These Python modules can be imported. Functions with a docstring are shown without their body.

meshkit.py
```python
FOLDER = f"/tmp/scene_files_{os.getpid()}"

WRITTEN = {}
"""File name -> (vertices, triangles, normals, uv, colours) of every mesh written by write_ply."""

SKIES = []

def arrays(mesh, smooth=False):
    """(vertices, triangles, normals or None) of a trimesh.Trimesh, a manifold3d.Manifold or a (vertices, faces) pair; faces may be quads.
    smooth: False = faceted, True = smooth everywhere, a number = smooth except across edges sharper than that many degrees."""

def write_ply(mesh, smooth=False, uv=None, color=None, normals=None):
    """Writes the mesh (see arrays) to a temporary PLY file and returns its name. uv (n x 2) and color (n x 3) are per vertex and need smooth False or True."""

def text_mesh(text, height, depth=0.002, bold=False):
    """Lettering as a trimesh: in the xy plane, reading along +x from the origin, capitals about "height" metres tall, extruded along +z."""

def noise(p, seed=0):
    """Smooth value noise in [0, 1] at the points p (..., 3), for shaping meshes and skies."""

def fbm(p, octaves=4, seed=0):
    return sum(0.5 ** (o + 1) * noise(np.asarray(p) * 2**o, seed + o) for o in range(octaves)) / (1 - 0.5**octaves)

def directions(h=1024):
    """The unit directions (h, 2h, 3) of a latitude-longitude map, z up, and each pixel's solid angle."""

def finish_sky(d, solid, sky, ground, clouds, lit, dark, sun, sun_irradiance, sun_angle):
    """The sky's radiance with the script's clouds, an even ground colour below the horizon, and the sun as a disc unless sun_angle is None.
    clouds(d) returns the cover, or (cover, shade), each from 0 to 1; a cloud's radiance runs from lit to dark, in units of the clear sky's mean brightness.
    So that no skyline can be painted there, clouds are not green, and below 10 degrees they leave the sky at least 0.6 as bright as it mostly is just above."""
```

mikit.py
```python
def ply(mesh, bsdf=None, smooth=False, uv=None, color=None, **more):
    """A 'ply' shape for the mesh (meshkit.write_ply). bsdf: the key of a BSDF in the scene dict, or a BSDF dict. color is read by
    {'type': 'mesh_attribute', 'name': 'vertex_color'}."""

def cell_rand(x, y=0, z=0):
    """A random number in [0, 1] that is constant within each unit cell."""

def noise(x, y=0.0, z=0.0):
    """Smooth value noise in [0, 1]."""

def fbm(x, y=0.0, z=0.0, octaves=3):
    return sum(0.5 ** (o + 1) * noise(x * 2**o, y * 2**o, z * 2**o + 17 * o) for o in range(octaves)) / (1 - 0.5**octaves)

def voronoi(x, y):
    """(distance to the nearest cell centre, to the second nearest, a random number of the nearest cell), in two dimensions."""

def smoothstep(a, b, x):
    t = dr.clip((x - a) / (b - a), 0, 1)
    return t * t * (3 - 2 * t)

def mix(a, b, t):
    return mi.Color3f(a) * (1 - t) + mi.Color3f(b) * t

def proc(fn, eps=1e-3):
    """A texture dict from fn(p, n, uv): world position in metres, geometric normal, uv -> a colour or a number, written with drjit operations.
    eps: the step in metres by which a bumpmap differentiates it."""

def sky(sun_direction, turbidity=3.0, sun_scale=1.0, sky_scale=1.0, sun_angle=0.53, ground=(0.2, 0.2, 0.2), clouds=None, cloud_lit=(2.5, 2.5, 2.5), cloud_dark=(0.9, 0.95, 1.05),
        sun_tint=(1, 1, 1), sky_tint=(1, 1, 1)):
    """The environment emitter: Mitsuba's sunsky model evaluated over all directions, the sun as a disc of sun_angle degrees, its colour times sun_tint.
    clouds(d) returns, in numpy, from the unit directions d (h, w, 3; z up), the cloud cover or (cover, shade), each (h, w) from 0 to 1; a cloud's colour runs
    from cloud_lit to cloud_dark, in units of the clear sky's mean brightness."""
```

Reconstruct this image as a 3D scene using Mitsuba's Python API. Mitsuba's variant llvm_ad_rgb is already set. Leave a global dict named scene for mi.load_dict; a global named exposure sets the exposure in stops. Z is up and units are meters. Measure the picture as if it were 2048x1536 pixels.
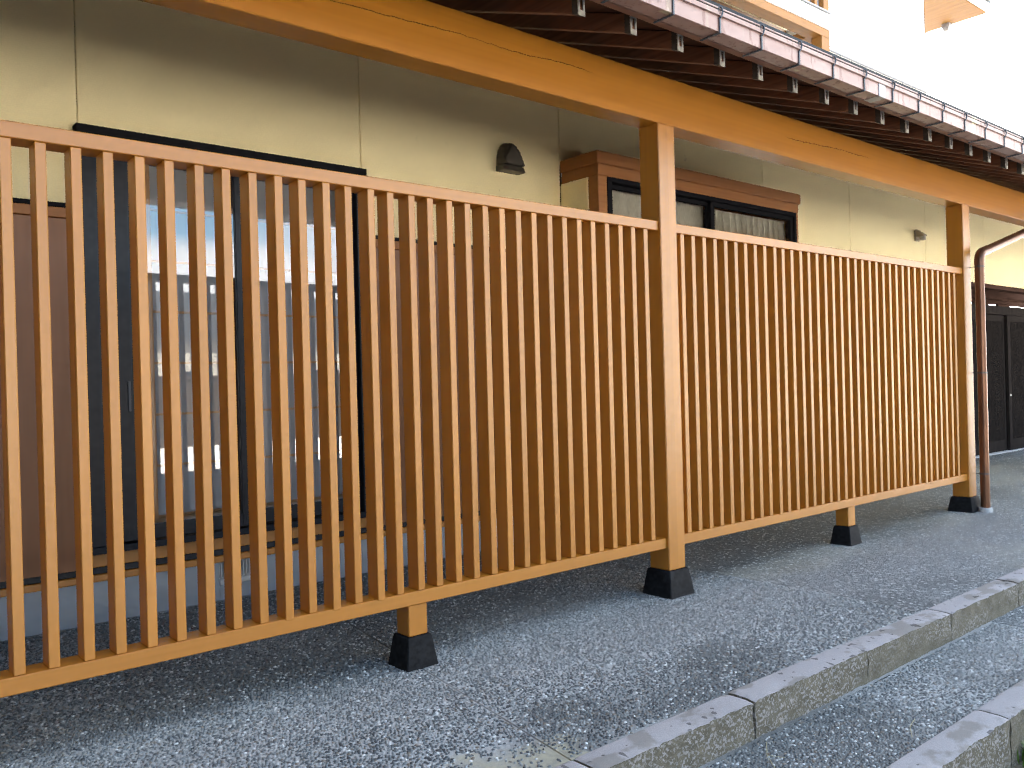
import math
import numpy as np
import trimesh
import drjit as dr
import mitsuba as mi
import mikit
import meshkit
from mikit import noise, fbm, voronoi, cell_rand, smoothstep, mix

T = mi.ScalarTransform4f
scene, labels = {}, {}

# ----------------------------------------------------------------- camera, sky, exposure
FX, CAM = 1713.7203, np.array([-3.3962, -2.8325, 1.1145])
YAW, PITCH, ROLL = 0.7018, -0.0021, -0.0269
_f = np.array([math.sin(YAW) * math.cos(PITCH), math.cos(YAW) * math.cos(PITCH), math.sin(PITCH)])
_r = np.array([math.cos(YAW), -math.sin(YAW), 0.0])
_u = np.cross(_r, _f)
_up = -math.sin(ROLL) * _r + math.cos(ROLL) * _u
scene['camera'] = {
    'type': 'perspective', 'fov': 2 * math.degrees(math.atan(1024 / FX)), 'fov_axis': 'x', 'near_clip': 0.05, 'far_clip': 2000.0,
    'to_world': T().look_at(origin=CAM.tolist(), target=(CAM + _f).tolist(), up=_up.tolist())}


def clouds(d):
    n = meshkit.fbm(d * np.array([1.9, 1.9, 3.2]) + 3.1, 5, 7)
    el = np.degrees(np.arcsin(np.clip(d[..., 2], -1, 1)))
    az = np.degrees(np.arctan2(d[..., 0], -d[..., 1]))          # 0 = across the street, + = up the street
    field = np.clip((n - 0.58) / 0.16, 0, 1)      # broken cloud
    up_street = np.clip((az - 22 + 25 * (n - 0.5)) / 7, 0, 1) * np.clip((46 + 60 * (n - 0.5) - el) / 22, 0, 1)
    low = np.clip((10 + 14 * (n - 0.5) - el) / 1.6, 0, 1)
    cover = np.maximum(field, np.maximum(up_street, low))
    return cover, np.clip((0.45 - n) * 1.5, 0, 0.35)


SUN_AZ, SUN_EL = math.radians(16), math.radians(42)
scene['sky'] = mikit.sky([math.sin(SUN_AZ) * math.cos(SUN_EL), math.cos(SUN_AZ) * math.cos(SUN_EL), math.sin(SUN_EL)],
                         turbidity=3.0, sky_scale=0.85, sky_tint=(0.94, 1.02, 0.94), sun_tint=(0.94, 1.0, 1.10), clouds=clouds, cloud_lit=(3.3, 3.3, 3.3), cloud_dark=(1.5, 1.55, 1.6))
exposure = 4.5

# ----------------------------------------------------------------- materials
def material(key, color, rough=0.5, spec=0.5, bump=None, metallic=0.0, eps=1e-3, two=False, **more):
    def tex(v):
        return v if isinstance(v, dict) else {'type': 'rgb', 'value': list(v)} if isinstance(v, (tuple, list)) else mikit.proc(v) if callable(v) else v
    b = {'type': 'diffuse', 'reflectance': tex(color)} if rough is None else {'type': 'principled', 'base_color': tex(color), 'roughness': tex(rough), 'metallic': metallic, 'specular': spec, **more}
    if bump is not None:
        b = {'type': 'bumpmap', 'arbitrary': mikit.proc(bump, eps), 'scale': 1.0, 'bsdf': b}
    if two:
        b = {'type': 'twosided', 'bsdf': b}
    scene[key] = b


WOOD_A, WOOD_B = (0.385, 0.150, 0.0145), (0.33, 0.122, 0.010)


def wood_grain(axis):
    def fn(p, n, uv):
        q = [p.x * 70, p.y * 70, p.z * 70]
        q[axis] = q[axis] * 0.035
        g = fbm(q[0], q[1], q[2], 3)
        w = [p.x * 3, p.y * 3, p.z * 3]
        w[axis] = w[axis] * 0.3
        t = fbm(w[0] + 11, w[1], w[2], 3)
        c = mix(WOOD_B, WOOD_A, dr.clip(0.15 + 0.75 * g + 0.9 * (t - 0.5) + 0.15, 0, 1))
        if axis == 2:      # every slat was cut from another board
            k = cell_rand(p.x / 0.0942 + 400.25, 3, 1)
            c = mix(c, c * mi.Color3f(1.10, 1.14, 1.5), dr.clip(1.6 * k - 0.7, 0, 1)) * (0.93 + 0.14 * cell_rand(p.x / 0.0942 + 400.25, 9, 1))
        return c
    return fn


def wood_bump(axis):
    def fn(p, n, uv):
        q = [p.x * 260, p.y * 260, p.z * 260]
        q[axis] = q[axis] * 0.02
        return 0.00022 * fbm(q[0], q[1], q[2], 2)
    return fn


material('m_slat', wood_grain(2), 0.38, 0.75, wood_bump(2))
material('m_rail', wood_grain(0), 0.38, 0.75, wood_bump(0))
material('m_wood_across', wood_grain(1), 0.45, 0.45)


def beam_color(p, n, uv):
    c = wood_grain(0)(p, n, uv)
    front = smoothstep(-0.9, -0.95, n.y)
    zc = 2.547 + 0.028 * (fbm(p.x * 1.6 + 5, 0.3, 0, 2) - 0.5) * 2 + 0.004 * (noise(p.x * 30) - 0.5)
    here = smoothstep(0.47, 0.55, fbm(p.x * 0.9 + 2.6, 7.7, 0, 2))
    crack = front * here * (1 - smoothstep(0.0010, 0.0026, dr.abs(p.z - zc)))
    return c * (1 - 0.8 * crack)


material('m_beam', beam_color, 0.36, 0.5, wood_bump(0))


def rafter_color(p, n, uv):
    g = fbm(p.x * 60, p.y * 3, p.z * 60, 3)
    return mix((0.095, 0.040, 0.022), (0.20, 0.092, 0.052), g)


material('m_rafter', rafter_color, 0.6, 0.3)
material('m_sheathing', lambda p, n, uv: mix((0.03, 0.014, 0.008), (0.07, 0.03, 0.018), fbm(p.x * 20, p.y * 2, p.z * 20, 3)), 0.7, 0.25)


def plaster(p, n, uv):
    t = fbm(p.x * 1.3, p.y * 1.3, p.z * 1.3, 4)
    g = noise(p.x * 240, p.y * 240, p.z * 240)
    c = mix((0.83, 0.715, 0.41), (0.88, 0.77, 0.45), t) * (0.95 + 0.09 * g)
    spot = smoothstep(0.945, 0.96, noise(p.x * 9, p.y * 9 + 3, p.z * 12)) * smoothstep(0.5, 0.7, noise(p.x * 70, p.y * 70, p.z * 50))
    return c * (1 - 0.2 * spot)


material('m_plaster', plaster, 0.75, 0.3, lambda p, n, uv: 0.0005 * fbm(p.x * 220, p.y * 220, p.z * 220, 2))
material('m_white_plaster', lambda p, n, uv: mix((0.78, 0.77, 0.73), (0.84, 0.83, 0.80), fbm(p.x * 2, p.y * 2, p.z * 2, 3)), 0.8, 0.3)
material('m_foundation', lambda p, n, uv: mix((0.24, 0.275, 0.31), (0.33, 0.37, 0.41), fbm(p.x * 9, p.y * 9, p.z * 14, 4)), 0.85, 0.25)
material('m_black_metal', lambda p, n, uv: mix((0.010, 0.013, 0.020), (0.018, 0.022, 0.030), fbm(p.x * 30, p.y * 30, p.z * 30, 2)), 0.36, 0.28)
material('m_black_matt', (0.014, 0.0145, 0.017), None)
material('m_black_stone', lambda p, n, uv: mix((0.005, 0.0055, 0.0066), (0.018, 0.020, 0.023), dr.clip(fbm(p.x * 60, p.y * 60, p.z * 60, 4) * 1.4 - 0.35 + 1.2 * smoothstep(0.8, 0.9, noise(p.x * 14, p.y * 14, p.z * 9)) * noise(p.x * 90, p.y * 90, p.z * 90), 0, 1)), 0.6, 0.12,
         lambda p, n, uv: 0.0012 * fbm(p.x * 120, p.y * 120, p.z * 120, 3))
material('m_iron', (0.055, 0.065, 0.08), 0.45, 0.5)
material('m_cap', lambda p, n, uv: mix((0.20, 0.19, 0.165), (0.42, 0.41, 0.37), fbm(p.x * 80, p.y * 80, p.z * 60, 3)), 0.6, 0.4)
material('m_cap_side', lambda p, n, uv: mix((0.03, 0.03, 0.026), (0.075, 0.07, 0.06), fbm(p.x * 60, p.y * 60, p.z * 60, 3)), 0.6, 0.4)


def copper_gutter(p, n, uv):
    t = fbm(p.x * 5, p.y * 14, p.z * 14, 4)
    s = fbm(p.x * 40, p.y * 40, p.z * 12, 3)
    c = mix((0.24, 0.145, 0.125), (0.34, 0.245, 0.225), t)
    c = mix(c, (0.13, 0.062, 0.046), smoothstep(0.56, 0.72, s) * 0.55)
    lime = fbm(p.x * 4, p.y * 9, 0.5, 4)          # pale lime deposits where the joints have dripped
    return mix(c, (0.40, 0.37, 0.26), smoothstep(0.58, 0.63, lime))


material('m_gutter', copper_gutter, 0.42, 0.6, metallic=0.25)


material('m_copper_pipe', lambda p, n, uv: mix((0.085, 0.040, 0.023), (0.19, 0.088, 0.046), dr.clip(1.5 * fbm(p.x * 30, p.y * 30, p.z * 5, 4) - 0.25, 0, 1)), 0.30, 0.45, metallic=0.55)
material('m_eave_board', lambda p, n, uv: mix((0.22, 0.105, 0.065), (0.33, 0.165, 0.105), fbm(p.x * 3, p.y * 50, p.z * 50, 3)), 0.6, 0.4)
material('m_tile', lambda p, n, uv: mix((0.035, 0.04, 0.046), (0.075, 0.08, 0.09), fbm(p.x * 12, p.y * 12, p.z * 12, 3)), 0.4, 0.5)
material('m_dark_tile', lambda p, n, uv: mix((0.016, 0.019, 0.022), (0.034, 0.038, 0.042), fbm(p.x * 12, p.y * 12, p.z * 12, 3)), 0.6, 0.15)
material('m_grey_metal', (0.30, 0.30, 0.31), 0.4, 0.5, metallic=0.3)
material('m_brown_panel', lambda p, n, uv: mix((0.21, 0.088, 0.034), (0.26, 0.108, 0.044), fbm(p.x * 30, p.y * 30, p.z * 1.5, 3)), 0.45, 0.45)
material('m_bay_wood', lambda p, n, uv: mix((0.27, 0.105, 0.026), (0.34, 0.135, 0.036), fbm(p.x * 4, p.y * 60, p.z * 60, 3)), 0.5, 0.4)
material('m_dark_plastic', (0.062, 0.055, 0.042), 0.5, 0.5)
material('m_lamp', (0.26, 0.21, 0.15), 0.4, 0.5)
material('m_gate', lambda p, n, uv: mix((0.020, 0.017, 0.016), (0.036, 0.031, 0.029), fbm(p.x * 50, p.y * 50, p.z * 3, 3)), None)
material('m_gate_wood', lambda p, n, uv: mix((0.050, 0.030, 0.024), (0.085, 0.050, 0.040), fbm(p.x * 3, p.y * 30, p.z * 30, 3)), None)
material('m_concrete', lambda p, n, uv: mix((0.40, 0.41, 0.41), (0.52, 0.53, 0.53), fbm(p.x * 30, p.y * 30, p.z * 30, 4)), 0.85, 0.25)
scene['m_glass'] = {'type': 'thindielectric', 'int_ior': 1.78}
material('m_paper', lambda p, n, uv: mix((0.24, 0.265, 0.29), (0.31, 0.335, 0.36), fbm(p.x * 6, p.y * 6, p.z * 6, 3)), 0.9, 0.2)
material('m_shoji_wood', (0.38, 0.22, 0.11), 0.6, 0.3)
material('m_lace', lambda p, n, uv: mix((0.34, 0.325, 0.26), (0.46, 0.445, 0.37), dr.clip(0.5 + 0.8 * (fbm(p.x * 90, p.y * 90, p.z * 30, 2) - 0.5), 0, 1)), 0.9, 0.1, two=True)
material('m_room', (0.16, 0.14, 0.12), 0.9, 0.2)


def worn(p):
    # cement skin between the pebbles: ragged patches, their band strengthened to paint the skylit strip
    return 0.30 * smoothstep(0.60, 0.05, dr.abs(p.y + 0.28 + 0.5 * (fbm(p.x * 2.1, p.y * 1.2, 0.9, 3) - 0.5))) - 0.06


def pebble_ground(p, n, uv):
    s = 76.0
    a, b, r = voronoi(p.x * s + 0.35 * noise(p.x * 40, p.y * 40), p.y * s)
    edge = smoothstep(0.05, 0.22, b - a)
    dark = mix((0.050, 0.061, 0.068), (0.19, 0.206, 0.210), r * r)
    stone = mix(dark, (0.54, 0.56, 0.56), smoothstep(0.82, 0.97, cell_rand(r * 997.0, 3, 5)))
    m = fbm(p.x * 1.1 + 4, p.y * 1.5, 0.3, 4)
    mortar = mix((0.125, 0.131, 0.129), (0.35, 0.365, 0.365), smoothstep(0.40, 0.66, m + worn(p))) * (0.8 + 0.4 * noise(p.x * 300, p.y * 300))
    c = mix(mortar, stone, edge)
    film = smoothstep(0.56, 0.72, fbm(p.x * 0.9 + 20, p.y * 1.9 + 3, 0.7, 4)) * (0.35 + 0.65 * noise(p.x * 60, p.y * 60))
    c = mix(c, (0.44, 0.42, 0.34), 0.35 * film)
    return c


def pebble_bump(p, n, uv):
    s = 76.0
    a, b, r = voronoi(p.x * s + 0.35 * noise(p.x * 40, p.y * 40), p.y * s)
    return 0.0035 * smoothstep(0.0, 0.45, b - a) * (0.5 + 0.5 * r)


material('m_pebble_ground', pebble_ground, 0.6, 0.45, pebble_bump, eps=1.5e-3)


def mortar_bed(p, n, uv):
    m = fbm(p.x * 1.1 + 4, p.y * 1.5, 0.3, 4)
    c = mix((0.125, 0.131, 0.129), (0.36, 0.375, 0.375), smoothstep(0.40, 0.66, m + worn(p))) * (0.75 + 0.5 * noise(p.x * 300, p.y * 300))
    stain = smoothstep(0.50, 0.74, fbm(p.x * 9 + 3, p.y * 9, 0.2, 3) + 0.42 - 1.9 * dr.sqrt(dr.square(p.x + 1.75) + dr.square(p.y + 0.93)))
    return mix(c, (0.40, 0.375, 0.27), 0.8 * stain * (0.4 + 0.6 * noise(p.x * 70, p.y * 70)))


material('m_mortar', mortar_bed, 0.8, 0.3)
material('m_pebble', {'type': 'mesh_attribute', 'name': 'vertex_color'}, 0.38, 0.5)


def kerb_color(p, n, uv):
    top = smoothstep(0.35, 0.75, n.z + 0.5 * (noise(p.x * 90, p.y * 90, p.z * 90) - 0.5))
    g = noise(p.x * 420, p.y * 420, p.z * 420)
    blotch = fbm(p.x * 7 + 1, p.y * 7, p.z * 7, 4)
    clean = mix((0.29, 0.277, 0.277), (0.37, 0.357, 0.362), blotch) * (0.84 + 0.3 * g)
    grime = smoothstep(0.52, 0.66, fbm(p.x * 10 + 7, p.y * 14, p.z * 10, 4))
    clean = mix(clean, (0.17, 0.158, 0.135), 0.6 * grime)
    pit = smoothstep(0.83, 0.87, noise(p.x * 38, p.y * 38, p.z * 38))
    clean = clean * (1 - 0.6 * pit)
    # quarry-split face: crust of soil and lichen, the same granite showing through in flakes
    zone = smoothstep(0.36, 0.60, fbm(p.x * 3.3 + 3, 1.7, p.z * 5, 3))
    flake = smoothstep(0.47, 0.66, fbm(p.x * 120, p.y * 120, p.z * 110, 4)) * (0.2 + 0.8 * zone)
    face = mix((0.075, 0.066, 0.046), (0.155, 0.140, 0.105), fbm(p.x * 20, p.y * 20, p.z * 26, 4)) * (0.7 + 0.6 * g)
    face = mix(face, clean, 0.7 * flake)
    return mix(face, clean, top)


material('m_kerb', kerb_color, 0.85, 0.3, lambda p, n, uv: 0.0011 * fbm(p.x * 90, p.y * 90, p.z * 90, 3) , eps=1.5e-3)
material('m_road', lambda p, n, uv: mix((0.06, 0.06, 0.06), (0.10, 0.10, 0.098), noise(p.x * 120, p.y * 120)), 0.9, 0.25)
material('m_lot', lambda p, n, uv: mix((0.64, 0.635, 0.62), (0.72, 0.715, 0.70), fbm(p.x * 2, p.y * 2, 0.1, 3)), 0.9, 0.25)
material('m_soil', lambda p, n, uv: mix((0.06, 0.052, 0.035), (0.22, 0.20, 0.15), fbm(p.x * 26, p.y * 26, p.z * 10, 4)), 0.95, 0.2, lambda p, n, uv: 0.006 * fbm(p.x * 40, p.y * 40, p.z * 40, 3), eps=3e-3)
scene['m_leaf'] = {'type': 'twosided', 'bsdf': {'type': 'principled', 'base_color': {'type': 'mesh_attribute', 'name': 'vertex_color'}, 'roughness': 0.5, 'specular': 0.4}}
material('m_straw', (0.40, 0.36, 0.22), 0.7, 0.3)
material('m_plaque', (0.66, 0.42, 0.16), 0.55, 0.4)
material('m_ink', (0.10, 0.055, 0.02), 0.7, 0.3)
material('m_balcony_wood', lambda p, n, uv: mix((0.27, 0.115, 0.022), (0.34, 0.15, 0.032), fbm(p.x * 4, p.y * 40, p.z * 40, 3)), 0.5, 0.4)
material('m_soffit', lambda p, n, uv: mix((0.27, 0.125, 0.032), (0.36, 0.175, 0.048), fbm(p.x * 30, p.y * 4, p.z * 4, 3)), 0.6, 0.35)
material('m_far_wall', lambda p, n, uv: mix((0.34, 0.33, 0.31), (0.44, 0.43, 0.41), fbm(p.x * 0.8, p.y * 0.8, p.z * 0.8, 3)), 0.85, 0.25)
material('m_dark_boards', lambda p, n, uv: mix((0.035, 0.028, 0.022), (0.075, 0.060, 0.048), fbm(p.x * 5, p.y * 5, p.z * .4, 3)), 0.8, 0.25)

# ----------------------------------------------------------------- helpers
def ref(k):
    return {'type': 'ref', 'id': k}


def bbox(x0, x1, y0, y1, z0, z1, c=0.003):
    """box with chamfered edges (44 triangles); c = 0 gives a plain box"""
    x0, x1 = min(x0, x1), max(x0, x1); y0, y1 = min(y0, y1), max(y0, y1); z0, z1 = min(z0, z1), max(z0, z1)
    c = min(c, 0.3 * min(x1 - x0, y1 - y0, z1 - z0))
    pts = []
    for a in (0, 1):
        for b in (0, 1):
            for d in (0, 1):
                X, Y, Z = (x0, x1)[a], (y0, y1)[b], (z0, z1)[d]
                sx, sy, sz = (1, -1)[a], (1, -1)[b], (1, -1)[d]
                if c <= 0:
                    pts.append((X, Y, Z))
                else:
                    pts += [(X, Y + sy * c, Z + sz * c), (X + sx * c, Y, Z + sz * c), (X + sx * c, Y + sy * c, Z)]
    return trimesh.convex.convex_hull(np.array(pts))


def cat(*m):
    return trimesh.util.concatenate(list(m))


def hullpts(pts):
    return trimesh.convex.convex_hull(np.array(pts, float))


def tube(path, r, n=12, cap=True):
    path = np.array(path, float)
    rr = np.broadcast_to(np.asarray(r, float), (len(path),))
    t = np.gradient(path, axis=0); t /= np.linalg.norm(t, axis=1, keepdims=True)
    up = np.array([0.13, 0.31, 0.94]) if abs(t[0] @ np.array([0.13, 0.31, 0.94])) < 0.9 else np.array([1.0, 0.1, 0])
    rings = []
    for p, d, q in zip(path, t, rr):
        a = np.cross(d, up); a /= np.linalg.norm(a); b = np.cross(d, a)
        ang = np.arange(n) * 2 * np.pi / n
        rings.append(p + q * (np.cos(ang)[:, None] * a + np.sin(ang)[:, None] * b))
    v = np.vstack(rings); f = []
    for i in range(len(path) - 1):
        for k in range(n):
            a, b = i * n + k, i * n + (k + 1) % n
            f += [[a, b, b + n], [a, b + n, a + n]]
    if cap:
        v = np.vstack([v, path[0], path[-1]]); s, e = len(v) - 2, len(v) - 1; o = (len(path) - 1) * n
        for k in range(n):
            f += [[s, (k + 1) % n, k], [e, o + k, o + (k + 1) % n]]
    m = trimesh.Trimesh(v, np.array(f), process=False); m.fix_normals()
    return m


def key_for(name, parent=None):
    base = (parent + '__' + name) if parent else name
    k, i = base, 1
    while k in scene or k in labels:
        k = f'{base}_{i:03d}'; i += 1
    return k


def part(name, mesh, bsdf, parent, smooth=False, at=None, label=None, kind=None, shape=None, **kw):
    k = key_for(name, parent)
    d = dict(shape) if shape is not None else mikit.ply(mesh, bsdf, smooth, **kw)
    if shape is not None and bsdf is not None:
        d['bsdf'] = ref(bsdf)
    if at is not None:
        d['to_world'] = T().translate(list(map(float, at)))
    scene[k] = d
    if label or kind:
        labels[k] = {}
        if label:
            labels[k]['label'] = label
        if kind:
            labels[k]['kind'] = kind
    return k


def thing(name, label, category, group=None):
    k = key_for(name)
    labels[k] = {'label': label, 'category': category}
    if group:
        labels[k]['group'] = group
    return k


def solid(name, mesh, bsdf, label, category, group=None, smooth=False):
    k = thing(name, label, category, group)
    scene[k] = mikit.ply(mesh, bsdf, smooth)
    return k


def setting(name, mesh, bsdf, smooth=False, label=None):
    k = key_for(name)
    scene[k] = mikit.ply(mesh, bsdf, smooth)
    labels[k] = {'kind': 'structure'}
    if label:
        labels[k]['label'] = label
    return k


rng = np.random.default_rng(11)

# ----------------------------------------------------------------- the ground
WY = 1.65                                   # face of the house wall
KY0, KY1, KY2, KY3 = -1.005, -1.11, -1.52, -1.63
Z1, Z2 = -0.128, -0.30
setting('ground', bbox(-400, 400, -400, 400, -1.2, Z2 - 0.012, 0), 'm_lot', label='pale open concrete land round the house')
setting('road', bbox(-400, 400, -9.2, -2.51, -0.36, Z2 - 0.004, 0), 'm_road', label='asphalt road along the terrace')
setting('added_bounce_ground', bbox(9.2, 60, -9.3, -1.64, -0.35, Z2 + 0.002, 0), 'm_lot', label='added pale ground beyond the gate, unseen, bounces sun onto the right wall')  # added pale ground, unseen: bounces sunlight onto the right end of the wall
# the soil strip lies in front of the lower kerb
g = np.linspace(0, 1, 90)
gx, gy = np.meshgrid(-1.6 + 5.0 * g, -2.5 + 0.875 * g, indexing='ij')
gz = Z2 + 0.03 * (meshkit.fbm(np.stack([gx * 6, gy * 6, gx * 0], -1), 4, 3) - 0.45) * np.clip((gy + 2.5) / 0.2, 0, 1)
ii = np.arange(89)
quad = np.array([[a * 90 + b, (a + 1) * 90 + b, (a + 1) * 90 + b + 1, a * 90 + b + 1] for a in ii for b in ii])
setting('soil', (np.stack([gx, gy, gz], -1).reshape(-1, 3), quad), 'm_soil', True, 'bare soil strip in front of the lower kerb')

SEAM = [(-1.515, 0.0), (-1.663, -1.0)]      # control joint across the terrace


def seam_x(y):
    return SEAM[0][0] + (y - SEAM[0][1]) * (SEAM[1][0] - SEAM[0][0]) / (SEAM[1][1] - SEAM[0][1])


def prism(poly, z0, z1):
    v = np.array([(x, y, z0) for x, y in poly] + [(x, y, z1) for x, y in poly], float); n = len(poly)
    f = [[0, i + 1, i] for i in range(1, n - 1)] + [[n, n + i, n + i + 1] for i in range(1, n - 1)]
    for i in range(n):
        j = (i + 1) % n
        f += [[i, j, n + j], [i, n + j, n + i]]
    m = trimesh.Trimesh(v, np.array(f), process=False); m.fix_normals()
    return m


NEARX = 0.6
terrace = 'terrace'
labels[terrace] = {'kind': 'structure', 'label': 'terrace of exposed pebble concrete'}
jw = 0.0035
part('slab', prism([(-8, KY0 + .001), (seam_x(KY0) - jw, KY0 + .001), (seam_x(1.7) - jw, 1.7), (-8, 1.7)], -0.28, 0.0), 'm_mortar', terrace)
part('slab', prism([(seam_x(KY0) + jw, KY0 + .001), (NEARX, KY0 + .001), (NEARX, 1.7), (seam_x(1.7) + jw, 1.7)], -0.28, 0.0), 'm_mortar', terrace)
part('slab', prism([(NEARX, KY0 + .001), (14, KY0 + .001), (14, 5.5), (NEARX, 5.5)], -0.28, 0.002), 'm_pebble_ground', terrace)
part('joint', prism([(seam_x(KY0) - jw, KY0 + .001), (seam_x(KY0) + jw, KY0 + .001), (seam_x(1.7) + jw, 1.7), (seam_x(1.7) - jw, 1.7)], -0.28, -0.004), 'm_mortar', terrace)
tread = 'step_tread'
labels[tread] = {'kind': 'structure', 'label': 'lower step tread of exposed pebble concrete'}
NEARX2 = 1.1
part('slab', bbox(-8, NEARX2, KY2 + .001, KY1 - .001 + .03, -0.42, Z1, 0), 'm_mortar', tread)
part('slab', bbox(NEARX2, 14, KY2 + .001, KY1 - .001 + .03, -0.42, Z1 + .002, 0), 'm_pebble_ground', tread)


def pebbles(n_try, x0, x1, y0, y1, z, keep, seed):
    """half-buried washed pebbles, one mesh"""
    r = np.random.default_rng(seed)
    pitch = 0.0122
    nx, ny = int((x1 - x0) / pitch), int((y1 - y0) / pitch)
    X, Y = np.meshgrid(np.arange(nx), np.arange(ny), indexing='ij')
    X = x0 + (X + 0.5 * (Y % 2)) * pitch; Y = y0 + Y * pitch
    X = X.ravel() + r.normal(0, 0.0026, X.size); Y = Y.ravel() + r.normal(0, 0.0026, Y.size)
    m = keep(X, Y) & (r.random(X.size) < 0.93)
    X, Y = X[m], Y[m]; n = len(X)
    a = r.uniform(0.0046, 0.0078, n); asp = r.uniform(0.62, 1.0, n); h = r.uniform(0.0022, 0.0050, n); th = r.uniform(0, np.pi, n)
    ang = np.arange(6) * np.pi / 3
    unit = np.vstack([np.stack([np.cos(ang), np.sin(ang), ang * 0 - 0.4], 1), np.stack([0.74 * np.cos(ang + .5), 0.74 * np.sin(ang + .5), ang * 0 + 0.68], 1), [[0, 0, 1.0]]])
    f = []
    for k in range(6):
        j = (k + 1) % 6
        f += [[k, j, 6 + k], [j, 6 + j, 6 + k], [6 + k, 6 + j, 12]]
    f = np.array(f)
    U = unit[None] * (1 + r.normal(0, 0.07, (n, 13, 1)))
    px, py = U[..., 0] * a[:, None], U[..., 1] * (a * asp)[:, None]
    c, s = np.cos(th)[:, None], np.sin(th)[:, None]
    tilt = r.normal(0, 0.12, (n, 2))
    vx, vy = c * px - s * py, s * px + c * py
    vz = unit[None, :, 2] * h[:, None] + tilt[:, :1] * vx + tilt[:, 1:] * vy
    V = np.stack([X[:, None] + vx, Y[:, None] + vy, z + vz], -1).reshape(-1, 3)
    Fc = (f[None] + (np.arange(n) * 13)[:, None, None]).reshape(-1, 3)
    pal = np.array([(.040, .049, .056), (.070, .084, .092), (.110, .128, .136), (.17, .188, .190), (.16, .142, .118), (.34, .36, .36), (.60, .62, .62)])
    w = np.array([.17, .23, .23, .17, .06, .10, .04])
    col = pal[r.choice(len(pal), n, p=w)] * r.uniform(0.8, 1.2, (n, 1))
    # mortar skin left on pebbles in worn patches, plus a painted skylit band
    t = meshkit.fbm(np.stack([X * 1.1 + 4, Y * 1.5, X * 0 + .3], -1), 4, 5)
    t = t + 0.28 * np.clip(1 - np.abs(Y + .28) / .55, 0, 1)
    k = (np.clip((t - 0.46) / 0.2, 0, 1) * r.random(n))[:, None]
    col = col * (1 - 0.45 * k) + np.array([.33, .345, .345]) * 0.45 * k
    return mikit.ply((V, Fc), 'm_pebble', True, color=np.repeat(col, 13, 0))


def far_ok(X, Y):
    d = np.hypot(X - CAM[0], Y - CAM[1])
    return d < 6.0


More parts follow.
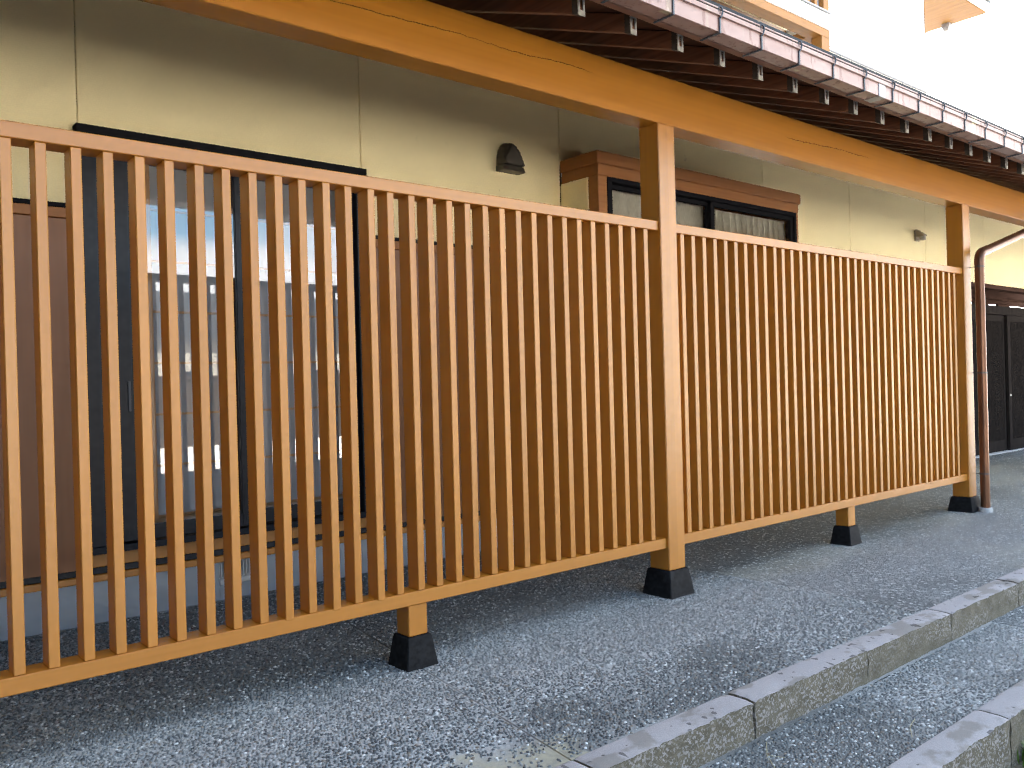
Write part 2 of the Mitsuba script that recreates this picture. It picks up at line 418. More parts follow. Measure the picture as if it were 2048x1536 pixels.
FOOT = [(-1.5564, 0.0103, 0.125), (0.0, -0.014, 0.165)]


def keep_terrace(X, Y):
    ok = (np.abs(X - seam_x(Y)) > jw + 0.004) & (Y > KY0 + 0.006) & (Y < WY - 0.01)
    # only ground the camera can see (left edge of the frame runs from the camera's foot along +y)
    ok &= (X > -3.05 + 0.0 * Y)
    st = meshkit.fbm(np.stack([X * 9 + 3, Y * 9, X * 0 + .2], -1), 3, 2) + 0.42 - 1.9 * np.hypot(X + 1.75, Y + 0.93)
    return ok & (st < 0.62 + 0.3 * (np.sin(X * 9173.0 + Y * 5171.0) * .5))


k = key_for('pebble_bed', terrace)
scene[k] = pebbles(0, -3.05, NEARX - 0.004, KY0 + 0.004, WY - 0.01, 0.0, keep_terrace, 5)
labels[k] = {'kind': 'stuff'}
k = key_for('pebble_bed', tread)
scene[k] = pebbles(0, -1.9, NEARX2 - 0.004, KY2 + 0.006, KY1 - 0.006, Z1, lambda X, Y: X > -9, 6)
labels[k] = {'kind': 'stuff'}


def kerb_stone(x0, x1, y0, y1, z0, z1, seed):
    """split granite block: flat worn top, rough front, chipped front edge"""
    m = trimesh.Trimesh(*_grid_box(x0, x1, y0, y1, z0, z1))
    v = m.vertices.copy()
    nz = lambda f, s: meshkit.fbm(v * f + seed * 3.7, 3, s) - 0.5
    front = np.clip((y0 + 0.03 - v[:, 1]) / 0.03, 0, 1)
    v[:, 1] += front * (0.014 * nz(22, 1) + 0.010 * nz(70, 2)) - front * 0.002
    edge = front * np.clip((v[:, 2] - (z1 - 0.02)) / 0.02, 0, 1)
    v[:, 2] -= edge * (0.004 + 0.010 * np.clip(nz(30, 3) + 0.1, 0, 1))
    v[:, 2] += 0.002 * nz(16, 4) * (v[:, 2] > z1 - 0.03)
    endf = np.maximum(np.clip((x0 + 0.012 - v[:, 0]) / 0.012, 0, 1), np.clip((v[:, 0] - x1 + 0.012) / 0.012, 0, 1))
    v[:, 2] -= endf * (v[:, 2] > z1 - 0.03) * 0.003
    back = np.clip((v[:, 1] - (y1 - 0.012)) / 0.012, 0, 1) * (v[:, 2] > z1 - 0.03)
    v[:, 2] -= back * 0.002
    return trimesh.Trimesh(v, m.faces, process=False)


def _grid_box(x0, x1, y0, y1, z0, z1):
    nx, ny, nzz = max(2, int((x1 - x0) / 0.012)), 9, 11
    xs, ys, zs = np.linspace(x0, x1, nx + 1), np.linspace(y0, y1, ny + 1), np.linspace(z0, z1, nzz + 1)
    V, F = [], []

    def sheet(A, B, mk, flip):
        o = sum(map(len, V)); a, b = len(A), len(B)
        V.append(np.array([mk(p, q) for p in A for q in B]))
        for i in range(a - 1):
            for j in range(b - 1):
                q = [o + i * b + j, o + (i + 1) * b + j, o + (i + 1) * b + j + 1, o + i * b + j + 1]
                q = q[::-1] if flip else q
                F.append([q[0], q[1], q[2]]); F.append([q[0], q[2], q[3]])
    sheet(xs, ys, lambda p, q: (p, q, z1), False)
    sheet(xs, zs, lambda p, q: (p, y0, q), False)
    sheet(xs, zs, lambda p, q: (p, y1, q), True)
    sheet(ys, zs, lambda p, q: (x0, p, q), True)
    sheet(ys, zs, lambda p, q: (x1, p, q), False)
    return np.vstack(V), np.array(F)


kerb1 = thing('stone_kerb', 'upper kerb of pale granite blocks edging the pebble terrace', 'kerb')
js = [-4.75, -3.97, -3.2, -2.42, -1.655, -0.897, -0.115, 0.66, 1.472, 2.25, 3.03, 3.81, 4.59, 5.37, 6.15, 6.93, 7.7, 8.5, 9.3, 10.1]
for i, (a, b) in enumerate(zip(js[:-1], js[1:])):
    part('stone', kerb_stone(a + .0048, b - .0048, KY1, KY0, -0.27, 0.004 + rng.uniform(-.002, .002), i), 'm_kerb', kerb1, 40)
kerb2 = thing('stone_kerb', 'lower kerb of stained granite blocks above the soil strip', 'kerb')
js2 = [-4.0, -3.2, -2.42, -1.65, -0.87, -0.108, 0.66, 1.44, 2.22, 3.0, 3.8, 4.6, 5.4, 6.2, 7.0]
for i, (a, b) in enumerate(zip(js2[:-1], js2[1:])):
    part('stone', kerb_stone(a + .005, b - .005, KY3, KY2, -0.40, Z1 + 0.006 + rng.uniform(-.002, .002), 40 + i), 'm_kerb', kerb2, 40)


def blades(n, cx, cy, sx, sy, hmin, hmax, z, seed, c0, c1):
    r = np.random.default_rng(seed); V, Fc, C = [], [], []
    for i in range(n):
        x, y = cx + r.normal(0, sx), cy + r.normal(0, sy); h = r.uniform(hmin, hmax); a = r.uniform(0, 2 * np.pi); lean = r.uniform(.2, .9) * h
        w = r.uniform(.0015, .0035); d = np.array([np.cos(a), np.sin(a), 0]); s = np.array([-d[1], d[0], 0])
        o = len(V); col = np.array(c0) + (np.array(c1) - np.array(c0)) * r.random()
        for t, ww in ((0, 1.), (.5, .9), (.85, .5)):
            c = np.array([x, y, z]) + d * lean * t * t + np.array([0, 0, h * t * (1 - .25 * t)])
            V += [c - s * w * ww, c + s * w * ww]; C += [col, col]
        V.append(np.array([x, y, z]) + d * lean * 1.1 + np.array([0, 0, h * .78])); C.append(col)
        Fc += [[o, o + 1, o + 3], [o, o + 3, o + 2], [o + 2, o + 3, o + 5], [o + 2, o + 5, o + 4], [o + 4, o + 5, o + 6]]
    return mikit.ply((np.array(V), np.array(Fc)), 'm_leaf', False, color=np.array(C))


k = key_for('grass')
scene[k] = blades(420, 0.055, -1.672, 0.05, 0.022, 0.03, 0.10, Z2 - .005, 3, (.04, .10, .015), (.13, .26, .04))
labels[k] = {'kind': 'stuff', 'label': 'bright green grass tuft against the lower kerb', 'category': 'grass'}
solid('straw', tube([(-0.52, -1.475, Z1 + .006), (-0.44, -1.43, Z1 + .007), (-0.36, -1.41, Z1 + .006)], .0009, 6), 'm_straw', 'pale straw stalk on the tread beside the lower kerb', 'straw')
solid('straw', cat(tube([(-1.06, -1.30, Z1 + .006), (-0.99, -1.22, Z1 + .007), (-0.90, -1.16, Z1 + .006)], .0009, 6), tube([(-0.99, -1.22, Z1 + .007), (-0.96, -1.27, Z1 + .006)], .0007, 6)),
      'm_straw', 'forked straw stalk on the tread at the foot of the upper kerb', 'straw')

# ----------------------------------------------------------------- the house
H = thing('house', 'cream walled house with orange timber eaves, veranda posts and upper balcony', 'house')
SX0, SX1 = -7.5, 12.5
# wall panels between the seams (openings kept clear)
seams = [SX0, -5.4, -3.85, -2.302, -0.745, 0.901, 3.459, 5.02, 6.742, 7.86]
gap = 0.0022
part('wall_backing', cat(bbox(SX0, -2.33, WY + .02, WY + .12, 0.2, 3.3, 0), bbox(-2.33, -0.72, WY + .02, WY + .12, 2.38, 3.3, 0), bbox(-0.72, 0.93, WY + .02, WY + .12, 0.2, 3.3, 0),
                         bbox(0.93, 3.44, WY + .02, WY + .12, 2.66, 3.3, 0), bbox(0.93, 3.44, WY + .02, WY + .12, .2, 1.2, 0), bbox(3.44, 7.86, WY + .02, WY + .12, 0.2, 3.3, 0), bbox(7.86, SX1, WY + .02, WY + .12, 2.24, 3.3, 0)), 'm_sheathing', H)
wall = key_for('wall', H)
panels = []
for a, b in zip(seams[:-1], seams[1:]):
    if abs(a + 2.302) < .01:
        panels.append((a, b, 2.40, 3.28))
    elif abs(a - .901) < .01:
        panels += [(a, b, 2.68, 3.28), (a, b, 0.25, 1.18)]
    else:
        panels.append((a, b, 0.25, 3.28))
panels += [(7.86, 8.411, 2.222, 3.28), (8.411, 10.0, 2.222, 3.28), (10.0, SX1, 2.222, 3.28)]
for a, b, z0, z1 in panels:
    part('panel', bbox(a + gap, b - gap, WY, WY + .018, z0, z1, 0.0025), 'm_plaster', wall)

# base: sill boards, drip line, foundation with its vent
part('sill_board', bbox(-2.31, 7.86, WY - .022, WY + .019, 0.275, 0.338, .003), 'm_rail', H)
part('drip_flashing', bbox(SX0, 7.86, WY - .005, WY + .019, 0.240, 0.272, .002), 'm_black_metal', H)
part('base_board', bbox(SX0, 7.86, WY - .014, WY + .019, 0.203, 0.238, .003), 'm_rail', H)
fnd = part('foundation', cat(bbox(SX0, -1.668, WY + .004, WY + .14, -.3, .201, .002), bbox(-1.458, 7.9, WY + .004, WY + .14, -.3, .201, .002), bbox(-1.668, -1.458, WY + .004, WY + .14, -.3, .078, .002)), 'm_foundation', H)
vg = part('vent_grille', cat(bbox(-1.668, -1.458, WY - .004, WY + .03, .08, .108, .002), bbox(-1.668, -1.458, WY + .07, WY + .08, .105, .2, 0)), 'm_concrete', fnd)
for i in range(12):
    part('vent_grille_bar', bbox(-1.663 + i * .0172, -1.656 + i * .0172, WY - .001, WY + .012, .108, .200, .001), 'm_concrete', fnd)

# beam on posts
BF = -0.014                                   # front faces of beam and posts
part('beam', bbox(-7.5, SX1, BF, BF + .129, 2.411, 2.655, .004), 'm_beam', H)
PW = 0.129


def post_base(cx, cy, w, h, over, parent):
    t, b = w / 2 + .012, w / 2 + over
    pts = []
    for s in (-1, 1):
        for q in (-1, 1):
            for hgt, r in ((0.0, b), (h - .004, t), (h, t - .004)):
                pts += [(cx + s * (r - .004), cy + q * r, hgt), (cx + s * r, cy + q * (r - .004), hgt)]
    return part('stone_base', hullpts(pts), 'm_black_stone', parent)


for x0, z0 in ((-3.64, .135), (0.0, .1345), (3.64, .118)):
    p = part('post', bbox(x0, x0 + PW, BF, BF + PW, z0, 2.410, .004), 'm_slat', H)
    post_base(x0 + PW / 2, BF + PW / 2, PW, z0 - .001, .032, p)

# rafters with metal end caps
SLOPE = 0.366
raf_y0, raf_y1 = -0.50, 1.66


def sloped(x0, x1, y0, y1, zb0, h, c=0.002):
    """box following the roof slope; zb0 is the underside at y0, ends cut upright"""
    z = lambda y: zb0 + (y - y0) * SLOPE
    pts = []
    for y in (y0, y1):
        for x, sx in ((x0, 1), (x1, -1)):
            pts += [(x + sx * c, y, z(y)), (x, y, z(y) + c), (x, y, z(y) + h - c), (x + sx * c, y, z(y) + h)]
    return hullpts(pts)


RW, RH = 0.033, 0.078
m_raf = mikit.ply(sloped(-RW / 2, RW / 2, raf_y0 + .003, raf_y1, 2.526, RH), 'm_rafter')
cw = RW + .004
cz0 = 2.522
frame = cat(*[hullpts([(x, y, z + (y - raf_y0) * SLOPE) for x in xx for y in (raf_y0 - .004, raf_y0 + .001) for z in zz]) for xx, zz in
             (((-cw / 2, -cw / 2 + .010), (cz0, cz0 + .083)), ((cw / 2 - .010, cw / 2), (cz0, cz0 + .083)), ((-cw / 2 + .010, cw / 2 - .010), (cz0, cz0 + .022)), ((-cw / 2 + .010, cw / 2 - .010), (cz0 + .066, cz0 + .083)))])
cap_side = cat(*[hullpts([(x, y, z + (y - raf_y0) * SLOPE) for x in xx for y in (raf_y0 + .001, raf_y0 + .030) for z in zz]) for xx, zz in
                (((-cw / 2, -RW / 2 - .0005), (cz0, cz0 + .083)), ((RW / 2 + .0005, cw / 2), (cz0, cz0 + .083)), ((-cw / 2, cw / 2), (cz0, cz0 + .0035)))])
m_frame, m_side = mikit.ply(frame, 'm_cap'), mikit.ply(cap_side, 'm_cap_side')
SP = 0.3000
for i in range(-9, 34):
    x = -0.425 + SP * i
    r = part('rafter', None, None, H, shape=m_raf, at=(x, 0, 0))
    part('end_cap', None, None, r, shape=m_frame, at=(x, 0, 0))
    part('cap_sleeve', None, None, r, shape=m_side, at=(x, 0, 0))
# roof: sheathing, eave board, tiles
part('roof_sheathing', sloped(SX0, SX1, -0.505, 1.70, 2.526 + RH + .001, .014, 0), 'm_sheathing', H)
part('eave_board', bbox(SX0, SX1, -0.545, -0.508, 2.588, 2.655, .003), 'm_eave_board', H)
roof = part('roof', sloped(SX0, SX1, -0.545, 2.2, 2.662, .05, 0), 'm_tile', H)
part('tile_edge', bbox(SX0, SX1, -.648, -.546, 2.668, 2.699, .004), 'm_dark_tile', roof)

# gutter: copper box gutter on iron straps
GX0, GX1 = SX0, SX1
gt = part('gutter', cat(bbox(GX0, GX1, -.702, -.699, 2.541, 2.604, 0), bbox(GX0, GX1, -.712, -.698, 2.604, 2.609, .001), bbox(GX0, GX1, -.628, -.625, 2.541, 2.645, 0)), 'm_gutter', H)
part('gutter_bottom', bbox(GX0, GX1, -.6995, -.6285, 2.540, 2.543, 0), 'm_gutter', gt)
part('lip', cat(bbox(GX0, GX1, -.706, -.703, 2.612, 2.628, 0), bbox(GX0, GX1, -.7075, -.7025, 2.633, 2.641, .0015)), 'm_gutter', gt, label='thin upper rail of the gutter')
strap = cat(bbox(-.005, .005, -.708, -.7035, 2.536, 2.60, .001), bbox(-.005, .005, -.708, -.605, 2.533, 2.5385, .001),
            tube([(0, -.708, 2.597), (.007, -.711, 2.608), (.010, -.713, 2.622), (.006, -.713, 2.636), (-.002, -.710, 2.643), (-.009, -.706, 2.636), (-.007, -.703, 2.622), (0, -.701, 2.610)], .0042, 6))
m_strap = mikit.ply(strap, 'm_iron')
for i in range(-9, 34):
    part('strap', None, None, gt, shape=m_strap, at=(-0.42 + SP * i, 0, 0))
part('joint_sleeve', bbox(0.93, 1.0, -.7065, -.622, 2.537, 2.606, .002), 'm_grey_metal', gt, label='grey joint sleeve of the gutter')

# sliding glass door
D = key_for('sliding_door', H)
DY = 1.60
part('header', bbox(-2.325, -0.745, WY - .065, WY + .03, 2.362, 2.402, .002), 'm_black_matt', D)
part('frame', cat(bbox(-2.302, -2.235, WY - .05, WY + .10, .375, 2.360, .002), bbox(-0.812, -0.748, WY - .05, WY + .10, .375, 2.360, .002), bbox(-2.302, -.748, WY - .055, WY + .10, .340, .374, .002)), 'm_black_metal', D)


def leaf(x0, x1, y, z0, z1, st_l, st_r, bot, top, parent, name, metal='m_black_metal'):
    k = part(name, cat(bbox(x0, x0 + st_l, y, y + .03, z0, z1, .002), bbox(x1 - st_r, x1, y, y + .03, z0, z1, .002), bbox(x0 + st_l, x1 - st_r, y + .002, y + .028, z0, z0 + bot, .001), bbox(x0 + st_l, x1 - st_r, y + .002, y + .028, z1 - top, z1, .001)), metal, parent)
    part(name + '_pane', (np.array([(x0 + st_l, y + .014, z0 + bot), (x1 - st_r, y + .014, z0 + bot), (x1 - st_r, y + .014, z1 - top), (x0 + st_l, y + .014, z1 - top)]), np.array([[0, 1, 2], [0, 2, 3]])), 'm_glass', parent)
    return k


leaf(-2.185, -1.505, DY - .005, .385, 2.345, .10, .05, .07, .05, D, 'leaf')
leaf(-1.560, -0.815, DY + .035, .385, 2.345, .05, .045, .075, .05, D, 'leaf')
part('handle', bbox(-2.122, -2.108, DY - .013, DY - .005, 1.02, 1.17, .002), 'm_iron', D)
part('handle', bbox(-0.848, -0.836, DY + .027, DY + .035, 1.02, 1.17, .002), 'm_iron', D)
# bronze screen parked at the left of the opening
part('screen_stile', bbox(-2.232, -2.19, DY + .035, DY + .055, .385, 2.345, .002), 'm_black_metal', D)

# paper screens inside
S = key_for('paper_screen', H)
SY = 1.80
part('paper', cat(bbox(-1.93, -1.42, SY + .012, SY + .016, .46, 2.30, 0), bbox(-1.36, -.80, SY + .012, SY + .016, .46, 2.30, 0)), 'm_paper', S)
part('stile', bbox(-1.42, -1.36, SY - .012, SY + .02, .40, 2.34, .002), 'm_shoji_wood', S)
part('stile', bbox(-1.97, -1.93, SY - .012, SY + .02, .40, 2.34, .002), 'm_shoji_wood', S)
for z in (.46, .727, .995, 1.265, 1.535, 1.80, 2.07):
    part('crossbar', bbox(-1.93, -1.42, SY, SY + .011, z - .006, z + .006, .001), 'm_shoji_wood', S)
    part('crossbar', bbox(-1.36, -.80, SY, SY + .011, z - .006, z + .006, .001), 'm_shoji_wood', S)
part('foot_rail', bbox(-1.93, -.80, SY - .004, SY + .02, .385, .452, .002), 'm_shoji_wood', S)
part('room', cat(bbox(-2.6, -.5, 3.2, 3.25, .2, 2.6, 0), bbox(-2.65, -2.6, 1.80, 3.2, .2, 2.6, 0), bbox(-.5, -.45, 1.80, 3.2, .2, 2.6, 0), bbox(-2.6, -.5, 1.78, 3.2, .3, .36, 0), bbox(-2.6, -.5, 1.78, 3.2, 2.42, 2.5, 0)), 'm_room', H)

# shutter boxes left and right of the door
for x0, x1 in ((-3.84, -2.335), (-0.735, 0.80)):
    B = key_for('shutter_box', H)
    part('top_flashing', bbox(x0 - .01, x1 + .01, WY - .062, WY, 1.993, 2.014, .002), 'm_black_matt', B)
    part('head_rail', bbox(x0, x1, WY - .058, WY - .001, 1.945, 1.992, .002), 'm_bay_wood', B)
    n = 4 if x0 < -1 else 5
    w = (x1 - x0) / n
    for i in range(n):
        part('panel', bbox(x0 + i * w + .0025, x0 + (i + 1) * w - .0025, WY - .050, WY - .001, .278, 1.942, .002), 'm_brown_panel', B)

# bay window
BY = 1.28
W = key_for('bay_window', H)
part('hood', bbox(.900, 3.470, BY - .004, WY - .001, 2.615, 2.702, .003), 'm_bay_wood', W)
part('header_board', bbox(.912, 3.440, BY + .002, WY - .001, 2.535, 2.613, .003), 'm_bay_wood', W)
for x0, x1 in ((.912, 1.002), (3.405, 3.436)):
    part('corner_post', bbox(x0, x1, BY + .004, BY + .10, 1.22, 2.533, .003), 'm_bay_wood', W)
part('cheek', bbox(.9035, .938, BY + .102, WY - .001, 1.22, 2.533, 0), 'm_plaster', W)
part('cheek', bbox(3.41, 3.43, BY + .102, WY - .001, 1.22, 2.533, 0), 'm_plaster', W)
part('sill', bbox(.895, 3.475, BY - .02, WY - .001, 1.16, 1.218, .003), 'm_bay_wood', W)
part('frame', cat(bbox(1.004, 3.403, BY, BY + .09, 2.500, 2.533, .002), bbox(1.004, 1.05, BY, BY + .09, 1.22, 2.499, .002), bbox(3.368, 3.403, BY, BY + .09, 1.22, 2.499, .002)), 'm_black_matt', W)
leaf(1.052, 2.235, BY + .045, 1.225, 2.497, .036, .045, .05, .03, W, 'leaf', 'm_black_matt')
leaf(2.190, 3.366, BY + .012, 1.225, 2.497, .048, .042, .05, .034, W, 'leaf', 'm_black_matt')
part('inner_box', cat(bbox(.94, 3.41, WY + .5, WY + .52, 1.1, 2.6, 0), bbox(.94, 3.41, BY + .1, WY + .5, 1.10, 1.2, 0), bbox(.94, 3.41, BY + .1, WY + .5, 2.536, 2.60, 0), bbox(.939, .95, WY, WY + .5, 1.2, 2.53, 0), bbox(3.40, 3.41, WY, WY + .5, 1.2, 2.53, 0)), 'm_room', H)


def curtain(x0, x1, y, z0, z1, waves, amp, seed, header):
    nx, nz = int(waves * 10) + 1, 26
    u = np.linspace(0, 1, nx); w = np.linspace(0, 1, nz)
    U, Wv = np.meshgrid(u, w, indexing='ij')
    jit = 0.6 * (meshkit.noise(np.stack([U * waves * .7, U * 0 + seed, U * 0], -1), seed) - .5)
    ph = 2 * np.pi * (U * waves + jit)
    a = amp * (0.55 + 0.45 * (1 - Wv)) * (0.6 + 0.8 * meshkit.noise(np.stack([U * waves, Wv * 2, U * 0 + 5], -1), seed))
    Z = z0 + (z1 - z0) * Wv
    if header:      # gathered tape a little below the top, ruffle above it
        tape = np.exp(-((z1 - Z - .055) / .016) ** 2)
        a = a * (1 - .6 * tape)
    V = np.stack([x0 + (x1 - x0) * U + .25 * amp * np.sin(ph * 2 + 1), y + a * np.sin(ph), Z + (.006 * np.sin(ph) if header else 0) * (Wv > .97)], -1).reshape(-1, 3)
    q = np.array([[i * nz + j, (i + 1) * nz + j, (i + 1) * nz + j + 1, i * nz + j + 1] for i in range(nx - 1) for j in range(nz - 1)])
    return (V, q)


k = thing('lace_curtain', 'gathered lace curtain with a ruffled top in the right half of the bay window', 'curtain')
scene[k] = mikit.ply(curtain(2.245, 3.36, BY + .10, 1.24, 2.466, 14, .034, 3, True), 'm_lace', True)
k = thing('lace_curtain', 'plain sheer curtain behind the left half of the bay window', 'curtain')
scene[k] = mikit.ply(curtain(1.02, 2.24, BY + .13, 1.24, 2.50, 8, .012, 9, False), 'm_lace', True)

# vent hood and lamp on the wall
VC = key_for('vent_hood', H)
nv = []
for t in np.linspace(0, np.pi, 15):
    for yy, s in ((WY - .002, 1.0), (WY - .055, .93), (WY - .085, .72)):
        nv.append((.398 + .092 * s * math.cos(t), yy, 2.615 + .135 * s * math.sin(t)))
for s in (-1, 1):
    nv += [(.398 + s * .092, WY - .002, 2.588), (.398 + s * .086, WY - .09, 2.588), (.398 + s * .08, WY - .095, 2.60)]
part('cowl', hullpts(nv), 'm_dark_plastic', VC, 50)
part('lower_lip', hullpts([(.398 + s * r, y, z) for s in (-1, 1) for r, y, z in ((.097, WY - .002, 2.545), (.097, WY - .002, 2.583), (.090, WY - .07, 2.583), (.098, WY - .085, 2.545))]), 'm_dark_plastic', VC)
L = key_for('wall_lamp', H)
part('back_plate', bbox(6.46, 6.56, WY - .02, WY - .001, 2.60, 2.735, .006), 'm_lamp', L)
part('lamp_hood', hullpts([(6.465, WY - .02, 2.73), (6.555, WY - .02, 2.73), (6.465, WY - .105, 2.668), (6.555, WY - .105, 2.668), (6.465, WY - .02, 2.64), (6.555, WY - .02, 2.64), (6.465, WY - .105, 2.652), (6.555, WY - .105, 2.652)]), 'm_lamp', L)
part('shade', trimesh.creation.cylinder(.032, .05, 20, transform=trimesh.transformations.translation_matrix((6.51, WY - .075, 2.634))), 'm_cap', L, 40)

# downpipe
P = key_for('downpipe', H)
px, py = 3.742, -0.088
arc = [(px + .085 * (1 - math.cos(t)) * 0.9, py, 1.955 + .085 * math.sin(t)) for t in np.linspace(0, math.radians(72), 9)]
part('pipe', tube([(px, py, .03), (px, py, .6), (px, py, 1.2), (px, py, 1.94)], .034, 28), 'm_copper_pipe', P, 40)
part('elbow', tube([(px, py, 1.935)] + arc[1:] + [(px + .17, py, 2.066)], .0365, 28), 'm_copper_pipe', P, 40, label='bent copper elbow at the top of the downpipe')
part('slanted_pipe', tube([(px + .15, py, 2.060), (px + 1.0, py, 2.285), (px + 1.5, py - .25, 2.45)], .034, 28), 'm_copper_pipe', P, 40)
for z in (.30, 1.09, 1.92):
    part('strap', cat(trimesh.creation.annulus(.034, .0365, .012, transform=trimesh.transformations.translation_matrix((px, py, z)), sections=28), tube([(px - .03, py + .015, z), (3.735, BF - .001, z)], .0025, 6)), 'm_iron', P)
part('ground_collar', trimesh.creation.annulus(.0345, .049, .036, transform=trimesh.transformations.translation_matrix((px, py, .018)), sections=32), 'm_concrete', P, 40, label='pale grey ground collar')

# upper storey
U = key_for('upper_storey', H)
UX1 = 6.90
part('wall', bbox(-7.5, UX1, 1.66, 9.0, 3.3, 6.02, 0), 'm_white_plaster', U)
part('corner_trim', bbox(UX1 - .012, UX1 + .010, 1.652, 1.70, 5.08, 6.0, .002), 'm_balcony_wood', U)
part('flashing', bbox(4.22, UX1 + .03, 1.632, 1.658, 4.372, 4.380, .001), 'm_grey_metal', U)
part('base_board', bbox(-1.5, 4.20, 1.630, 1.658, 4.26, 4.372, .003), 'm_rail', U)
part('shaded_panel', bbox(-1.5, 4.188, 1.645, 1.658, 4.374, 4.62, .002), 'm_plaster', U)
part('main_roof', hullpts([(-8.2, .95, 6.12), (7.6, .95, 6.12), (-8.2, 9.8, 6.12), (7.6, 9.8, 6.12), (-8.2, .95, 6.20), (7.6, .95, 6.20), (-8.2, 9.8, 6.20), (7.6, 9.8, 6.20), (-8.2, 5.3, 8.1), (7.6, 5.3, 8.1)]), 'm_tile', U)
# balcony
BA = key_for('balcony', H)
part('fascia', bbox(-1.4, 3.915, 1.195, 1.225, 4.232, 4.374, .002), 'm_white_plaster', BA)
part('fascia', bbox(3.885, 3.915, 1.226, 1.628, 4.232, 4.374, .002), 'm_white_plaster', BA)
part('floor_beam', bbox(-1.4, 3.90, 1.20, 1.32, 4.155, 4.230, .002), 'm_balcony_wood', BA)
part('floor_beam', bbox(3.72, 3.90, 1.322, 1.628, 4.160, 4.230, .002), 'm_balcony_wood', BA)
part('sill_cap', bbox(-1.4, 3.905, 1.18, 1.225, 4.376, 4.392, .002), 'm_grey_metal', BA)
part('corner_post', bbox(3.81, 3.90, 1.20, 1.26, 4.393, 5.15, .003), 'm_balcony_wood', BA)
for i in range(16):
    part('baluster', bbox(3.66 - i * .115, 3.70 - i * .115, 1.20, 1.235, 4.393, 5.1, .002), 'm_balcony_wood', BA)
part('handrail', bbox(-1.4, 3.92, 1.19, 1.27, 5.15, 5.21, .003), 'm_balcony_wood', BA)
part('pane', bbox(-1.4, 3.81, 1.245, 1.250, 4.40, 5.1, 0), 'm_grey_metal', BA)
br = part('bracket', bbox(3.765, 3.90, 1.20, 1.305, 4.022, 4.153, .003), 'm_balcony_wood', BA)
part('foot_plate', bbox(3.750, 3.965, 1.185, 1.32, 4.012, 4.021, .001), 'm_balcony_wood', br)
part('clip', bbox(3.47, 3.49, 1.60, 1.643, 4.385, 4.50, .002), 'm_iron', BA)
# rear wing and its verge soffit
RWG = key_for('rear_wing', H)
part('wall', bbox(6.91, 8.45, 3.4, 9.0, 3.3, 6.4, 0), 'm_white_plaster', RWG)
part('soffit', bbox(6.95, 9.26, 1.87, 9.8, 6.0, 6.03, 0), 'm_soffit', RWG)
part('verge_board', bbox(9.262, 9.30, 1.80, 9.85, 6.01, 6.17, .004), 'm_white_plaster', RWG)
part('eave_trim', bbox(6.95, 9.30, 1.80, 1.868, 6.01, 6.10, .004), 'm_white_plaster', RWG)
part('roof', hullpts([(6.95, 1.78, 6.18), (9.32, 1.78, 6.18), (6.95, 9.9, 6.18), (9.32, 9.9, 6.18), (6.95, 5.8, 7.9), (9.32, 5.8, 7.9)]), 'm_tile', RWG)
part('drain_stub', hullpts([(9.20 + a * .05, 2.36 + b * .05, z) for a in (-1, 1) for b in (-1, 1) for z in (5.95, 5.998)] + [(9.2 + a * .028, 2.36 + b * .028, 5.90) for a in (-1, 1) for b in (-1, 1)]), 'm_grey_metal', RWG)

# ----------------------------------------------------------------- entrance: lintel, gate, plaque
part('entrance_lintel', bbox(7.86, SX1, WY - .012, WY + .12, 2.165, 2.219, .003), 'm_gate_wood', H)
G = thing('sliding_gate', 'dark brown lattice sliding gate under the cream wall at the far end', 'gate')
GYY = 1.66
part('head_rail', bbox(7.87, 12.3, GYY, GYY + .09, 1.838, 1.95, .003), 'm_gate', G)
part('ground_rail', bbox(7.87, 12.3, GYY - .03, GYY + .10, 0.003, .016, .002), 'm_concrete', G)
gate_defs = [(7.90, 9.20, GYY + .045), (9.17, 10.45, GYY + .004), (10.42, 11.7, GYY + .045)]
bar = mikit.ply(bbox(-.008, .008, 0, .018, .165, 1.76, .001), 'm_gate')
for x0, x1, y in gate_defs:
    d = part('door', cat(bbox(x0, x0 + .085, y, y + .036, .02, 1.836, .002), bbox(x1 - .085, x1, y, y + .036, .02, 1.836, .002), bbox(x0 + .085, x1 - .085, y + .001, y + .035, 1.755, 1.836, .001), bbox(x0 + .085, x1 - .085, y + .001, y + .035, .02, .165, .001)), 'm_gate', G)
    part('back_board', bbox(x0 + .085, x1 - .085, y + .026, y + .034, .165, 1.755, 0), 'm_sheathing', d)
    nb = int((x1 - x0 - .17) / .034)
    for i in range(nb):
        part('bar', None, None, d, shape=bar, at=(x0 + .085 + (i + .5) * (x1 - x0 - .17) / nb, y + .004, 0))
part('pull', trimesh.creation.cylinder(.016, .006, 16, transform=trimesh.transformations.rotation_matrix(math.pi / 2, (1, 0, 0), (0, 0, 0))), 'm_grey_metal', G, at=(9.222, GYY + .003, .76), label='small round metal pull')
# the passage behind
part('passage_post', bbox(8.30, 8.47, 2.02, 2.19, 0, 2.9, .004), 'm_gate_wood', H)
for x0, x1 in ((7.87, 10.40), (10.52, 11.04), (11.43, 11.91), (12.62, 13.3)):
    part('passage_board', bbox(x0, x1, 2.60, 2.64, 0, 2.158, .003), 'm_gate_wood', H)
part('passage_beam', bbox(7.87, 13.3, 2.58, 2.70, 2.160, 2.9, .004), 'm_gate_wood', H)
part('passage_rail', bbox(7.87, 12.4, 2.3, 2.36, 2.165, 2.20, .003), 'm_gate_wood', H)
part('passage_ceiling', bbox(7.87, 12.4, 1.78, 2.7, 2.75, 2.80, 0), 'm_sheathing', H)
part('passage_wall', bbox(7.80, 7.87, 1.78, 2.7, 0, 2.9, 0), 'm_plaster', H)
PL = thing('wooden_plaque', 'narrow pale wooden nameplate with dark characters on the post behind the gate', 'plaque')
part('board', bbox(8.372, 8.452, 1.985, 2.005, 1.955, 2.255, .003), 'm_plaque', PL)


